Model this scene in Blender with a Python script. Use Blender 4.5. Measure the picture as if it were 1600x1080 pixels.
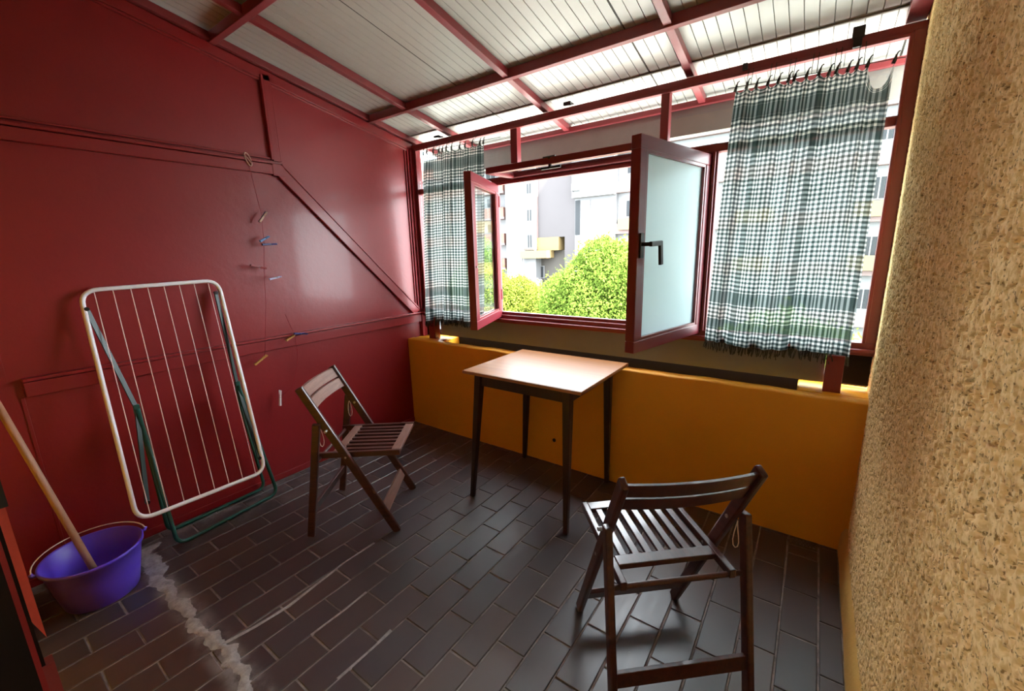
import bpy, math, random
import numpy as np
from mathutils import Vector, Matrix
for o in list(bpy.data.objects): bpy.data.objects.remove(o)
sc = bpy.context.scene
COL = sc.collection
rng = random.Random(7)

# ------------------------------------------------------------------ camera
YAW, PITCH, ROLL = math.radians(35.763), math.radians(-12.475), math.radians(1.508)
Rcam = Matrix.Rotation(YAW, 3, 'Z') @ Matrix.Rotation(PITCH, 3, 'X') @ Matrix.Rotation(ROLL, 3, 'Y')
right, fwd, up = Rcam @ Vector((1, 0, 0)), Rcam @ Vector((0, 1, 0)), Rcam @ Vector((0, 0, 1))
cd = bpy.data.cameras.new('camera'); cam = bpy.data.objects.new('camera', cd); COL.objects.link(cam)
M = Matrix.Identity(4)
for i in range(3):
    M[i][0], M[i][1], M[i][2] = right[i], up[i], -fwd[i]
M.translation = Vector((2.603, -2.194, 1.352))
cam.matrix_world = M
cd.sensor_width = 36.0; cd.lens = 658.17 / 1600 * 36; cd.clip_start = 0.01; cd.clip_end = 500
sc.camera = cam

# ------------------------------------------------------------------ light
world = bpy.data.worlds.new('sky'); sc.world = world; world.use_nodes = True
bg = world.node_tree.nodes['Background']
bg.inputs[0].default_value = (0.86, 0.94, 1.0, 1); bg.inputs[1].default_value = 4.5
sd = bpy.data.lights.new('sun', 'SUN'); sd.energy = 24.0; sd.angle = math.radians(3); sd.color = (1, 0.95, 0.86)
sun = bpy.data.objects.new('sun', sd); COL.objects.link(sun)
sun.rotation_euler = Vector((-0.62, 0.08, -0.78)).to_track_quat('-Z', 'Y').to_euler()
sc.view_settings.view_transform = 'Standard'; sc.view_settings.look = 'None'
sc.view_settings.gamma = 1; sc.view_settings.use_curve_mapping = False
sc.view_settings.exposure = 2.25
sc.cycles.max_bounces = 14; sc.cycles.diffuse_bounces = 8; sc.cycles.glossy_bounces = 5
sc.cycles.transparent_max_bounces = 16; sc.cycles.transmission_bounces = 8
sc.cycles.use_denoising = True; sc.cycles.sample_clamp_indirect = 12
sc.cycles.caustics_reflective = False; sc.cycles.caustics_refractive = False

# ------------------------------------------------------------------ materials
class NT:
    def __init__(s, name):
        s.m = bpy.data.materials.new(name); s.m.use_nodes = True
        s.t = s.m.node_tree; s.t.nodes.clear()
        s.out = s.n('ShaderNodeOutputMaterial')
    def n(s, typ, **kw):
        nd = s.t.nodes.new(typ)
        for k, v in kw.items(): setattr(nd, k, v)
        return nd
    def l(s, a, b): s.t.links.new(a, b)
    def put(s, sock, v):
        if isinstance(v, bpy.types.NodeSocket): s.l(v, sock)
        elif isinstance(v, (tuple, list)) and len(v) == 3 and sock.type == 'RGBA': sock.default_value = (*v, 1)
        else: sock.default_value = v
    def math(s, op, a, b=0.0, c=None):
        nd = s.n('ShaderNodeMath', operation=op)
        s.put(nd.inputs[0], a); s.put(nd.inputs[1], b)
        if c is not None: s.put(nd.inputs[2], c)
        return nd.outputs[0]
    def mix(s, f, a, b):
        nd = s.n('ShaderNodeMix', data_type='RGBA')
        s.put(nd.inputs[0], f); s.put(nd.inputs[6], a); s.put(nd.inputs[7], b)
        return nd.outputs[2]
    def noise(s, scale, detail=3, rough=.55, vec=None, dist=0.0):
        nd = s.n('ShaderNodeTexNoise'); nd.inputs['Scale'].default_value = scale
        nd.inputs['Detail'].default_value = detail; nd.inputs['Roughness'].default_value = rough
        nd.inputs['Distortion'].default_value = dist
        if vec is not None: s.l(vec, nd.inputs['Vector'])
        return nd.outputs['Fac']
    def ramp(s, f, stops, interp='LINEAR'):
        nd = s.n('ShaderNodeValToRGB'); cr = nd.color_ramp; cr.interpolation = interp
        while len(cr.elements) < len(stops): cr.elements.new(0.5)
        for e, (p, c) in zip(cr.elements, stops):
            e.position = p; e.color = (*c, 1) if len(c) == 3 else c
        s.l(f, nd.inputs[0]); return nd.outputs[0]
    def step(s, f, a, b):
        nd = s.n('ShaderNodeMapRange', interpolation_type='SMOOTHSTEP')
        s.put(nd.inputs[0], f); s.put(nd.inputs[1], a); s.put(nd.inputs[2], b)
        return nd.outputs[0]
    def pos(s): return s.n('ShaderNodeNewGeometry').outputs['Position']
    def obj(s): return s.n('ShaderNodeTexCoord').outputs['Object']
    def scalevec(s, v, sc_):
        nd = s.n('ShaderNodeMapping'); nd.inputs['Scale'].default_value = sc_; s.l(v, nd.inputs['Vector']); return nd.outputs[0]
    def bump(s, h, strength=.3, dist=.01):
        nd = s.n('ShaderNodeBump'); nd.inputs['Strength'].default_value = strength; nd.inputs['Distance'].default_value = dist
        s.l(h, nd.inputs['Height']); return nd.outputs[0]
    def bsdf(s, col, rough=.5, spec=.5, metal=0, normal=None, coat=0, coat_rough=.1):
        b = s.n('ShaderNodeBsdfPrincipled')
        s.put(b.inputs['Base Color'], col); s.put(b.inputs['Roughness'], rough)
        b.inputs['Specular IOR Level'].default_value = spec; b.inputs['Metallic'].default_value = metal
        b.inputs['Coat Weight'].default_value = coat; b.inputs['Coat Roughness'].default_value = coat_rough
        if normal is not None: s.l(normal, b.inputs['Normal'])
        return b.outputs[0]
    def mixsh(s, f, a, b):
        nd = s.n('ShaderNodeMixShader'); s.put(nd.inputs[0], f); s.l(a, nd.inputs[1]); s.l(b, nd.inputs[2]); return nd.outputs[0]
    def done(s, sh): s.l(sh, s.out.inputs['Surface']); return s.m

def plain(name, col, rough=.5, spec=.5, metal=0, var=.12, vscale=6, bump=0, bscale=60, coat=0):
    t = NT(name); v = t.pos()
    f = t.noise(vscale, 4, .6, v)
    dark = tuple(c * (1 - var) for c in col); lite = tuple(min(1, c * (1 + var)) for c in col)
    c = t.mix(f, dark, lite)
    nrm = t.bump(t.noise(bscale, 4, .6, v), bump, .004) if bump else None
    return t.done(t.bsdf(c, rough, spec, metal, nrm, coat))

def wood(name, c1, c2, rough=.4, scale=(30, 30, 3), spec=.5, coat=0):
    t = NT(name); v = t.scalevec(t.obj(), scale)
    f = t.noise(1.0, 5, .65, v, .6)
    c = t.ramp(f, [(.3, c1), (.7, c2)])
    return t.done(t.bsdf(c, rough, spec, 0, t.bump(f, .12, .002), coat))

MAT = {}
MAT['red_wall'] = plain('red wall paint', (.240, .010, .013), .40, .48, var=.14, vscale=3, bump=.25, bscale=25, coat=.12)
MAT['red_steel'] = plain('red enamel on steel', (.205, .027, .031), .36, .5, var=.1, vscale=9, bump=.1)
MAT['red_sash'] = plain('dark red sash paint', (.17, .014, .022), .35, .5, var=.1, vscale=9)
MAT['red_chip'] = plain('flaking bright red paint', (.5, .06, .04), .5, .4, var=.2, vscale=40)
MAT['yellow_wall'] = plain('ochre yellow wall paint', (.80, .36, .020), .55, .4, var=.1, vscale=2.5, bump=.35, bscale=18)
MAT['skirting'] = plain('ochre skirting plaster', (.62, .36, .09), .7, .3, var=.15, vscale=12, bump=.3, bscale=80)
MAT['apron'] = plain('grey cement board', (.20, .21, .215), .75, .2, var=.12, vscale=4)
MAT['dark'] = plain('dark brown wood and painted shade', (.012, .007, .006), .6, .15)  # jamb wood; also paints the shade in the trough and apron ends
MAT['ceil'] = plain('cream lacquered roof sheet', (.39, .385, .355), .34, .5, var=.06, vscale=3)
MAT['ceil_groove'] = plain('cream roof sheet groove', (.35, .345, .315), .5, .3)
MAT['seal'] = plain('dark joint seal', (.04, .036, .03), .7, .2)
MAT['fascia'] = plain('grey eave board', (.21, .195, .17), .7, .2, var=.2, vscale=5)
MAT['black'] = plain('black plastic', (.008, .008, .009), .4, .5)
MAT['steel'] = plain('galvanised wire', (.45, .45, .45), .4, .5, metal=.8)
MAT['white_tube'] = plain('white lacquered tube', (.84, .83, .86), .3, .5, var=.05)
MAT['wire'] = plain('pale coated wire', (.80, .66, .66), .4, .5, var=.05)
MAT['green_tube'] = plain('dark green lacquered tube', (.010, .075, .06), .3, .5, var=.2)
MAT['green_bar'] = plain('blackish green strap', (.012, .035, .03), .4, .5, var=.2)
MAT['purple'] = plain('purple plastic', (.12, .055, .66), .38, .5, var=.06)
MAT['stick'] = wood('bare beech stick', (.36, .19, .11), (.48, .27, .17), .6, (40, 40, 4))
MAT['chair'] = wood('red-brown varnished wood', (.035, .010, .008), (.085, .024, .016), .33, (60, 8, 60), .5, .25)
MAT['chair_worn'] = wood('worn red-brown wood', (.16, .075, .055), (.26, .135, .10), .5, (8, 60, 60))
MAT['tabletop'] = wood('orange-brown veneer', (.175, .062, .013), (.255, .098, .024), .40, (2.5, 40, 40), .17, 0)
MAT['table_edge'] = wood('veneer edge', (.30, .13, .05), (.42, .2, .08), .4, (3, 40, 40))
MAT['table_leg'] = wood('dark brown table leg wood', (.018, .008, .007), (.04, .016, .012), .35, (50, 50, 4))
MAT['cord'] = plain('white cotton cord', (.75, .68, .62), .8, .2)
MAT['red_cord'] = plain('red twine', (.32, .02, .03), .7, .2)

def glass_clear():
    t = NT('clear window glass')
    tr = t.n('ShaderNodeBsdfTransparent'); tr.inputs[0].default_value = (.94, .97, .96, 1)
    gl = t.n('ShaderNodeBsdfGlossy'); gl.inputs['Roughness'].default_value = .02
    g = t.n('ShaderNodeNewGeometry'); d = t.n('ShaderNodeVectorMath', operation='DOT_PRODUCT')
    t.l(g.outputs['Incoming'], d.inputs[0]); t.l(g.outputs['Normal'], d.inputs[1])
    c = t.math('SUBTRACT', 1, t.math('ABSOLUTE', d.outputs['Value']))
    f = t.math('ADD', .04, t.math('MULTIPLY', t.math('POWER', c, 5), .8))
    return t.done(t.mixsh(f, tr.outputs[0], gl.outputs[0]))
MAT['glass'] = glass_clear()
def glass_frost():
    t = NT('frosted window glass')
    r = t.n('ShaderNodeBsdfRefraction'); r.inputs['Roughness'].default_value = .5; r.inputs['IOR'].default_value = 1.35
    r.inputs[0].default_value = (.70, .79, .79, 1)
    tl = t.n('ShaderNodeBsdfTranslucent'); tl.inputs[0].default_value = (.56, .65, .66, 1)
    d = t.n('ShaderNodeBsdfDiffuse'); d.inputs[0].default_value = (.6, .7, .7, 1)
    a = t.mixsh(.55, r.outputs[0], tl.outputs[0])
    return t.done(t.mixsh(.15, a, d.outputs[0]))
MAT['frost'] = glass_frost()

def tile_mat():
    t = NT('dark glazed clinker tile'); P = t.pos()
    rnd = t.n('ShaderNodeObjectInfo').outputs['Random']
    base = t.ramp(rnd, [(0, (.024, .016, .018)), (.3, (.038, .025, .026)), (.5, (.024, .022, .027)), (.72, (.044, .027, .023)), (.9, (.064, .032, .020)), (1, (.033, .026, .030))])
    sep = t.n('ShaderNodeSeparateXYZ'); t.l(P, sep.inputs[0]); x, y = sep.outputs[0], sep.outputs[1]
    streak = t.noise(1, 4, .6, t.scalevec(P, (55, 6, 1)))
    base = t.mix(t.math('MULTIPLY', streak, .5), base, (.062, .050, .053))
    # browner field past the cement crack
    br = t.math('MULTIPLY', t.step(t.math('MULTIPLY', y, -1), 1.80, 1.86), t.step(x, .5, .8))
    base = t.mix(t.math('MULTIPLY', br, .55), base, (.058, .024, .010))
    n1 = t.noise(9, 6, .7, P); n2 = t.noise(45, 5, .7, P)
    near = t.math('SUBTRACT', 1, t.step(x, .05, .42))
    d1 = t.math('MULTIPLY', near, t.step(n1, .42, .68))
    spots = t.math('MULTIPLY', t.step(n2, .66, .74), t.step(t.noise(2.2, 2, .5, P), .52, .62))
    crack = t.math('SUBTRACT', 1, t.step(t.math('ABSOLUTE', t.math('ADD', y, 1.815)), .015, .07))
    d1 = t.math('MAXIMUM', d1, t.math('MULTIPLY', t.math('MULTIPLY', crack, t.math('SUBTRACT', 1, t.step(x, 1.2, 1.5))), t.step(n1, .38, .62)))
    dust = t.math('MINIMUM', t.math('ADD', t.math('MULTIPLY', d1, .75), t.math('MULTIPLY', spots, .6)), 1)
    col = t.mix(dust, base, (.24, .22, .22))
    rough = t.math('ADD', t.math('MULTIPLY', dust, .4), t.math('ADD', .32, t.math('MULTIPLY', streak, .20)))
    return t.done(t.bsdf(col, rough, 1.0, 0, t.bump(t.noise(1, 3, .6, t.scalevec(P, (40, 8, 1))), .10, .002)))
MAT['tile'] = tile_mat()
def grout_mat():
    t = NT('dusty cement grout'); P = t.pos(); n = t.noise(14, 5, .65, P)
    return t.done(t.bsdf(t.ramp(n, [(.3, (.12, .10, .10)), (.7, (.36, .32, .31))]), .9, .2, 0, t.bump(t.noise(120, 4, .7, P), .4, .003)))
MAT['grout'] = grout_mat()
def mortar_mat():
    t = NT('pale repair mortar'); P = t.pos(); n = t.noise(30, 5, .7, P)
    return t.done(t.bsdf(t.ramp(n, [(.3, (.20, .185, .185)), (.7, (.42, .39, .39))]), .9, .2, 0, t.bump(n, .6, .004)))
MAT['mortar'] = mortar_mat()
def stucco_mat():
    t = NT('ochre rough-cast plaster'); P = t.pos()
    n = t.noise(95, 2, .5, P); b = t.noise(3, 3, .5, P)
    c = t.mix(t.step(n, .38, .60), (.74, .49, .19), (.95, .72, .36))
    c = t.mix(t.math('MULTIPLY', b, .35), c, (.88, .56, .19))
    pit_specks = t.math('SUBTRACT', 1, t.step(t.noise(125, 2, .55, t.scalevec(P, (1, 1, 1.0))), .33, .42))
    c = t.mix(t.math('MULTIPLY', pit_specks, .85), c, (.24, .125, .03))       # dark specks paint in the shade and dirt of the pits
    return t.done(t.bsdf(c, .85, .2))
MAT['stucco'] = stucco_mat()
def plaid(H):
    t = NT('green and white checked cotton')
    uv = t.n('ShaderNodeUVMap').outputs[0]
    s = t.n('ShaderNodeSeparateXYZ'); t.l(uv, s.inputs[0]); u, v = s.outputs[0], s.outputs[1]
    def stripe(x, per, duty, soft=.06):
        f = t.math('FRACT', t.math('DIVIDE', x, per))
        d = t.math('ABSOLUTE', t.math('SUBTRACT', f, .5))
        return t.math('SUBTRACT', 1, t.step(d, duty / 2 - soft, duty / 2 + soft))
    def band(x, a, b): return t.math('MULTIPLY', t.step(x, a - .003, a + .003), t.math('SUBTRACT', 1, t.step(x, b - .003, b + .003)))
    P = .020
    su = stripe(u, P, .52); sv = stripe(v, P, .52)
    du = t.math('MAXIMUM', su, t.math('MULTIPLY', stripe(u, P * 14, .10, .01), .9))
    bands = 0.0
    for a, b in ((.075, .125), (.23, .27), (H - .26, H - .20), (H - .12, H - .075)):
        bands = t.math('MAXIMUM', bands, band(v, a, b))
    dv = t.math('MAXIMUM', sv, bands)
    s2 = t.math('ADD', du, dv)
    c = t.ramp(t.math('DIVIDE', s2, 2), [(0, (.50, .50, .47)), (.5, (.115, .135, .135)), (1, (.012, .022, .020))])
    w = t.n('ShaderNodeBsdfDiffuse'); t.l(c, w.inputs[0])
    tl = t.n('ShaderNodeBsdfTranslucent'); t.l(c, tl.inputs[0])
    a = t.mixsh(.55, w.outputs[0], tl.outputs[0])
    tr = t.n('ShaderNodeBsdfTransparent')
    f = t.ramp(t.math('DIVIDE', s2, 2), [(0, (.16,) * 3), (1, (.05,) * 3)])
    return t.done(t.mixsh(f, a, tr.outputs[0]))
MAT['fringe'] = plain('dark cotton fringe', (.06, .065, .06), .9, .1, var=.5, vscale=80)
def leaf_mat(name, c1, c2):
    t = NT(name); P = t.pos()
    c = t.mix(t.noise(4.5, 6, .8, P), tuple(a * .45 for a in c1), tuple(b * 1.35 for b in c2))
    d = t.n('ShaderNodeBsdfDiffuse'); t.l(c, d.inputs[0])
    tl = t.n('ShaderNodeBsdfTranslucent'); t.l(c, tl.inputs[0])
    return t.done(t.mixsh(.35, d.outputs[0], tl.outputs[0]))
MAT['bark'] = plain('grey brown bark', (.12, .09, .07), .9, .2)
for nm, c in dict(b_white=(.125, .125, .127), b_grey=(.054, .049, .050), b_pink=(.12, .085, .08), b_salmon=(.13, .065, .05), b_yellow=(.15, .105, .045),
                  b_recess=(.05, .045, .04), b_dark=(.02, .022, .024), b_frame=(.15, .15, .15), ac=(.15, .155, .16), ac_dark=(.05, .05, .055), asphalt=(.06, .065, .05), bounce_pale=(.34, .33, .31)).items():
    MAT[nm] = plain('exterior ' + nm, c, .8, .2, var=.05, vscale=.6)

# ------------------------------------------------------------------ helpers
class MB:
    def __init__(s): s.v = []; s.f = []; s.uv = None
    def add(s, vs, fs):
        k = len(s.v); s.v += [tuple(a) for a in vs]; s.f += [tuple(i + k for i in f) for f in fs]; return s
    def box(s, x0, x1, y0, y1, z0, z1):
        return s.add([(x, y, z) for z in (z0, z1) for y in (y0, y1) for x in (x0, x1)],
                     [(0, 2, 3, 1), (4, 5, 7, 6), (0, 1, 5, 4), (2, 6, 7, 3), (0, 4, 6, 2), (1, 3, 7, 5)])
    def bar(s, p, q, w, h, side=(1, 0, 0), w2=None, h2=None):
        # rectangular bar p->q; w across 'side', h across the third axis
        p, q = Vector(p), Vector(q); d = (q - p).normalized(); a = Vector(side); a = (a - d * a.dot(d)).normalized(); b = d.cross(a)
        w2 = w if w2 is None else w2; h2 = h if h2 is None else h2; vs = []
        for c, ww, hh in ((p, w, h), (q, w2, h2)):
            for i, j in ((-1, -1), (1, -1), (1, 1), (-1, 1)): vs.append(c + a * (i * ww / 2) + b * (j * hh / 2))
        return s.add(vs, [(3, 2, 1, 0), (4, 5, 6, 7), (0, 1, 5, 4), (1, 2, 6, 5), (2, 3, 7, 6), (3, 0, 4, 7)])
    def tube(s, pts, r, n=8, closed=False):
        P = [Vector(p) for p in pts]; m = len(P); vs = []; prev = None
        for i in range(m):
            if closed: d = P[(i + 1) % m] - P[i - 1]
            else: d = P[min(i + 1, m - 1)] - P[max(i - 1, 0)]
            d.normalize()
            if prev is None:
                a = Vector((0, 0, 1)) if abs(d.z) < .9 else Vector((1, 0, 0))
            else: a = prev
            a = (a - d * a.dot(d)).normalized(); prev = a; b = d.cross(a)
            rr = r[i] if isinstance(r, (list, tuple)) else r
            for k in range(n):
                t = 2 * math.pi * k / n; vs.append(P[i] + a * (rr * math.cos(t)) + b * (rr * math.sin(t)))
        fs = []
        for i in range(m if closed else m - 1):
            j = (i + 1) % m
            for k in range(n): fs.append((i * n + k, i * n + (k + 1) % n, j * n + (k + 1) % n, j * n + k))
        if not closed: fs += [tuple(range(n - 1, -1, -1)), tuple((m - 1) * n + k for k in range(n))]
        return s.add(vs, fs)
    def lathe(s, prof, n=40, c=(0, 0, 0)):
        vs = []; fs = []
        for r, z in prof:
            for k in range(n):
                t = 2 * math.pi * k / n; vs.append((c[0] + r * math.cos(t), c[1] + r * math.sin(t), c[2] + z))
        for i in range(len(prof) - 1):
            for k in range(n): fs.append((i * n + k, i * n + (k + 1) % n, (i + 1) * n + (k + 1) % n, (i + 1) * n + k))
        return s.add(vs, fs)
    def build(s, name, mat, parent=None, smooth=False, bevel=0, label=None):
        me = bpy.data.meshes.new(name); me.from_pydata(s.v, [], s.f); me.update()
        me.materials.append(MAT[mat] if isinstance(mat, str) else mat)
        if smooth: me.polygons.foreach_set('use_smooth', [True] * len(me.polygons))
        o = bpy.data.objects.new(name, me); COL.objects.link(o)
        if parent is not None: o.parent = parent
        if bevel:
            b = o.modifiers.new('bevel', 'BEVEL'); b.width = bevel; b.segments = 2; b.limit_method = 'ANGLE'
        if label: o['label'] = label
        return o
def tag(o, label, cat, group=None, kind=None):
    o['label'] = label; o['category'] = cat
    if group: o['group'] = group
    if kind: o['kind'] = kind
    return o
def struct(o, label, cat): return tag(o, label, cat, kind='structure')
def empty(name, loc=(0, 0, 0), rz=0):
    o = bpy.data.objects.new(name, None); COL.objects.link(o); o.location = loc; o.rotation_euler[2] = rz; o.empty_display_size = .1; return o
def fillet(pts, r, n=6, closed=True):
    # rounded polyline in 3D
    P = [Vector(p) for p in pts]; m = len(P); out = []
    for i in range(m):
        if not closed and i in (0, m - 1): out.append(P[i]); continue
        a = (P[i - 1] - P[i]).normalized(); b = (P[(i + 1) % m] - P[i]).normalized()
        s, e = P[i] + a * r, P[i] + b * r
        for k in range(n + 1):
            t = k / n; out.append(s * (1 - t) ** 2 + P[i] * 2 * t * (1 - t) + e * t * t)
    return out

W = 2.846
Z0, KS = 2.204, 0.19            # underside of the sloped roof beams: z = Z0 - KS*y
def zr(y, off=0): return Z0 - KS * y + off

# ------------------------------------------------------------------ floor
fl = MB().box(-.06, W + .05, -4.0, .06, -.12, -.0035).build('floor', 'grout'); struct(fl, 'dark brown clinker tile floor laid in staggered rows', 'floor')
PX, PY = .1163, .2417
tm = MB()
g, h, ch = .5, .0105, .02
def tile_mesh(L, w, nm):
    # chamfered slab centred on origin, top at z=0
    c = .0022; a, b = w / 2, L / 2
    vs = [(-a, -b, -.011), (a, -b, -.011), (a, b, -.011), (-a, b, -.011), (-a, -b, -c), (a, -b, -c), (a, b, -c), (-a, b, -c),
          (-a + c, -b + c, 0), (a - c, -b + c, 0), (a - c, b - c, 0), (-a + c, b - c, 0)]
    fs = [(0, 1, 5, 4), (1, 2, 6, 5), (2, 3, 7, 6), (3, 0, 4, 7), (4, 5, 9, 8), (5, 6, 10, 9), (6, 7, 11, 10), (7, 4, 8, 11), (8, 9, 10, 11)]
    me = bpy.data.meshes.new(nm); me.from_pydata(vs, [], fs); me.materials.append(MAT['tile']); return me
TM = tile_mesh(1, 1, 'tile')     # unit mesh only for cut tiles
TF = tile_mesh(PY - .006, PX - .006, 'tile')
cut = {}
def put_tile(x0, x1, y0, y1):
    w, l = x1 - x0 - .006, y1 - y0 - .006
    if w < .012 or l < .012: return
    key = (round(w, 3), round(l, 3))
    full = abs(w - (PX - .006)) < .001 and abs(l - (PY - .006)) < .001
    me = TF if full else cut.setdefault(key, None) or tile_mesh(l, w, 'tile')
    if not full: cut[key] = me
    o = bpy.data.objects.new('tile', me); COL.objects.link(o); o.parent = fl
    o.location = ((x0 + x1) / 2 + rng.uniform(-.0008, .0008), (y0 + y1) / 2 + rng.uniform(-.001, .001), rng.uniform(-.0008, .0006))
    o.rotation_euler = (rng.uniform(-.003, .003), rng.uniform(-.004, .004), rng.uniform(-.004, .004))
XR = 2.812
for n in range(-14, 11):
    x0 = max(1.58 + n * PX, 0.012); x1 = min(1.58 + (n + 1) * PX, XR)
    ph = -.750 if n % 2 == 0 else -.871
    k0 = math.floor((0 - ph) / PY)
    y = ph + (k0 + 1) * PY
    while y > -2.45:
        y1 = min(y, -.004); y0 = y - PY
        if n == 9 and y1 > -.07: y1 = -.075          # the floor drain sits here
        if y0 < y1: put_tile(x0, x1, y0, y1)
        y -= PY
# cement repair along a crack
cr = [(.10, -1.80), (.189, -1.816), (.33, -1.82), (.453, -1.821), (.54, -1.826), (.622, -1.823), (.74, -1.818), (.80, -1.826), (.862, -1.825), (.92, -1.812), (.983, -1.81), (1.04, -1.80), (1.099, -1.804), (1.178, -1.809), (1.256, -1.827), (1.36, -1.84), (1.45, -1.83)]
mb = MB(); vs = []; fs = []
fine = []
for i in range(len(cr) - 1):
    for k in range(9):
        t = k / 9; fine.append((cr[i][0] * (1 - t) + cr[i + 1][0] * t, cr[i][1] * (1 - t) + cr[i + 1][1] * t))
for i, (x, y) in enumerate(fine):
    wd = .024 if x > .5 else .024 + .05 * (1 - max(0, x - .1) / .4)
    o1 = wd * (.85 + .35 * math.sin(i * .31) + .22 * math.sin(i * .83 + 1) + .2 * rng.random()); o2 = wd * (.85 + .35 * math.sin(i * .37 + 2) + .22 * math.sin(i * .71) + .2 * rng.random())
    vs += [(x, y - o1, -.001), (x, y - o1 * .4, .0018 + .0012 * rng.random()), (x, y + o2 * .3, .002 + .0012 * rng.random()), (x, y + o2, -.001)]
for i in range(len(fine) - 1):
    for k in range(3): fs.append((i * 4 + k, i * 4 + k + 1, i * 4 + 5 + k, i * 4 + 4 + k))
mb.add(vs, fs).build('mortar_patch', 'mortar', fl, True)
mb = MB()
for (pts, w) in (([(1.00, -1.80), (1.02, -1.70), (1.03, -1.58), (1.015, -1.45), (1.0, -1.30), (1.003, -1.15)], .012), ([(1.24, -1.83), (1.235, -1.95), (1.24, -2.1)], .02),
                 ([(1.232, -1.60), (1.236, -1.45), (1.23, -1.36)], .010), ([(1.463, -1.64), (1.466, -1.5), (1.46, -1.42)], .012)):
    vs = []; fs = []
    for i, (x, y) in enumerate(pts):
        a = w * (.5 + .5 * rng.random()); vs += [(x - a, y, -.001), (x, y, .0022), (x + a, y, -.001)]
    for i in range(len(pts) - 1):
        for k in range(2): fs.append((i * 3 + k, i * 3 + k + 1, i * 3 + 4 + k, i * 3 + 3 + k))
    mb.add(vs, fs)
mb.build('mortar_smear', 'mortar', fl, True)
# ornamental drain grate in the floor by the parapet
gx0, gx1, gy0, gy1 = 2.632, 2.738, -.068, -.006
dr = empty('drain_grate', ((gx0 + gx1) / 2, (gy0 + gy1) / 2, 0)); tag(dr, 'small pierced metal floor drain at the foot of the parapet', 'drain')
MAT['drain'] = plain('dull brass drain', (.16, .13, .08), .5, .5, metal=.6)
cx, cy = dr.location.x, dr.location.y
a, b = .053, .031
MB().box(-a, a, -b, -b + .007, -.003, .001).box(-a, a, b - .007, b, -.003, .001).box(-a, -a + .007, -b, b, -.003, .001).box(a - .007, a, -b, b, -.003, .001).build('frame', 'drain', dr)
for i in range(-3, 4):
    MB().bar((i * .013 - .012, -b + .004, -.001), (i * .013 + .012, b - .004, -.001), .003, .003, (1, 0, 0)).bar((i * .013 + .012, -b + .004, -.001), (i * .013 - .012, b - .004, -.001), .003, .003, (1, 0, 0)).build('lattice_bar', 'drain', dr)

# ------------------------------------------------------------------ left wall with applied mouldings
yA, yB = -2.42, .225
wl = MB()
prof = [(yA, -.12), (yB, -.12), (yB, zr(yB, .03)), (yA, zr(yA, .03))]
wl.add([(x, y, z) for x in (-.07, 0) for y, z in prof], [(0, 1, 2, 3), (7, 6, 5, 4), (0, 4, 5, 1), (1, 5, 6, 2), (2, 6, 7, 3), (3, 7, 4, 0)])
wl = wl.build('wall_left', 'red_wall'); struct(wl, 'glossy dark red panelled side wall with painted mouldings', 'wall')
def strip(name, p, q, w, t, mat='red_wall'):   # board on the wall: p,q=(y,z)
    return MB().bar((t / 2, p[0], p[1]), (t / 2, q[0], q[1]), t, w, (1, 0, 0)).build(name, mat, wl, bevel=.003)
strip('lower_rail', (-2.02, .852), (.14, .852), .062, .022); strip('rail_bead', (-2.02, .893), (.14, .893), .014, .032)
strip('upper_rail', (-2.18, 1.848), (-.84, 1.848), .052, .024); strip('rail_bead', (-2.18, 1.884), (-.88, 1.884), .014, .029); strip('rail_bead', (-2.18, 1.907), (-.88, 1.907), .010, .016)
strip('upright', (-.858, 1.895), (-.858, 2.345), .040, .016); strip('upright_bead', (-.886, 1.90), (-.886, 2.335), .012, .024)
strip('upright_bead', (-.832, 1.90), (-.832, 2.33), .010, .010)
strip('brace', (-.865, 1.856), (.100, .900), .060, .024); strip('brace_bead', (-.839, 1.882), (.126, .926), .012, .027); strip('joint_block', (-.895, 1.848), (-.825, 1.848), .066, .0255)
strip('corner_post', (.165, 0.70), (.165, 2.13), .05, .03); strip('corner_bead', (.128, .88), (.128, 2.14), .016, .016); strip('corner_bead', (.106, .90), (.106, 2.145), .010, .010)
strip('top_rail', (-2.3, zr(-2.3, -.03)), (.17, zr(.17, -.03)), .05, .016); strip('top_bead', (-2.3, zr(-2.3, -.062)), (.14, zr(.14, -.062)), .012, .012)
strip('foot_strip', (-2.3, .02), (.0, .02), .035, .010)
strip('panel_seam', (-2.035, .02), (-2.03, .82), .012, .004); strip('panel_seam', (-2.06, .92), (-2.05, 1.82), .008, .002)

# ------------------------------------------------------------------ right wall: rough-cast plaster, real relief
def vnoise(y, z, s, seed):
    r = np.random.RandomState(seed).rand(257, 257)
    a, b = y * s + 1000.3, z * s + 500.7
    i, j = np.floor(a).astype(int), np.floor(b).astype(int); u, v = a - i, b - j
    u, v = u * u * (3 - 2 * u), v * v * (3 - 2 * v); g = lambda p, q: r[p % 257, q % 257]
    return (g(i, j) * (1 - u) + g(i + 1, j) * u) * (1 - v) + (g(i, j + 1) * (1 - u) + g(i + 1, j + 1) * u) * v
ys = np.concatenate([np.arange(-2.42, -1.62, .02), np.arange(-1.62, -.5, .0031), np.arange(-.5, .2205, .006)])
ny = len(ys); nz = 740
Yg = np.repeat(ys[:, None], nz, 1); top = Z0 - KS * ys + .04
Zg = np.linspace(0, 1, nz)[None, :] * (top[:, None] + .02) - .02
n1 = vnoise(Yg, Zg, 105, 1); n2 = vnoise(Yg + .31, Zg, 210, 2); n3 = vnoise(Yg, Zg, 60, 3); n4 = vnoise(Yg, Zg, 7, 4)
hgt = .56 * n1 + .30 * n2 + .14 * n3
pit = np.clip((hgt - .365) / .07, 0, 1); pit = pit * pit * (3 - 2 * pit)
fade = np.clip((.19 - Yg) / .35, .12, 1)
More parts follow.
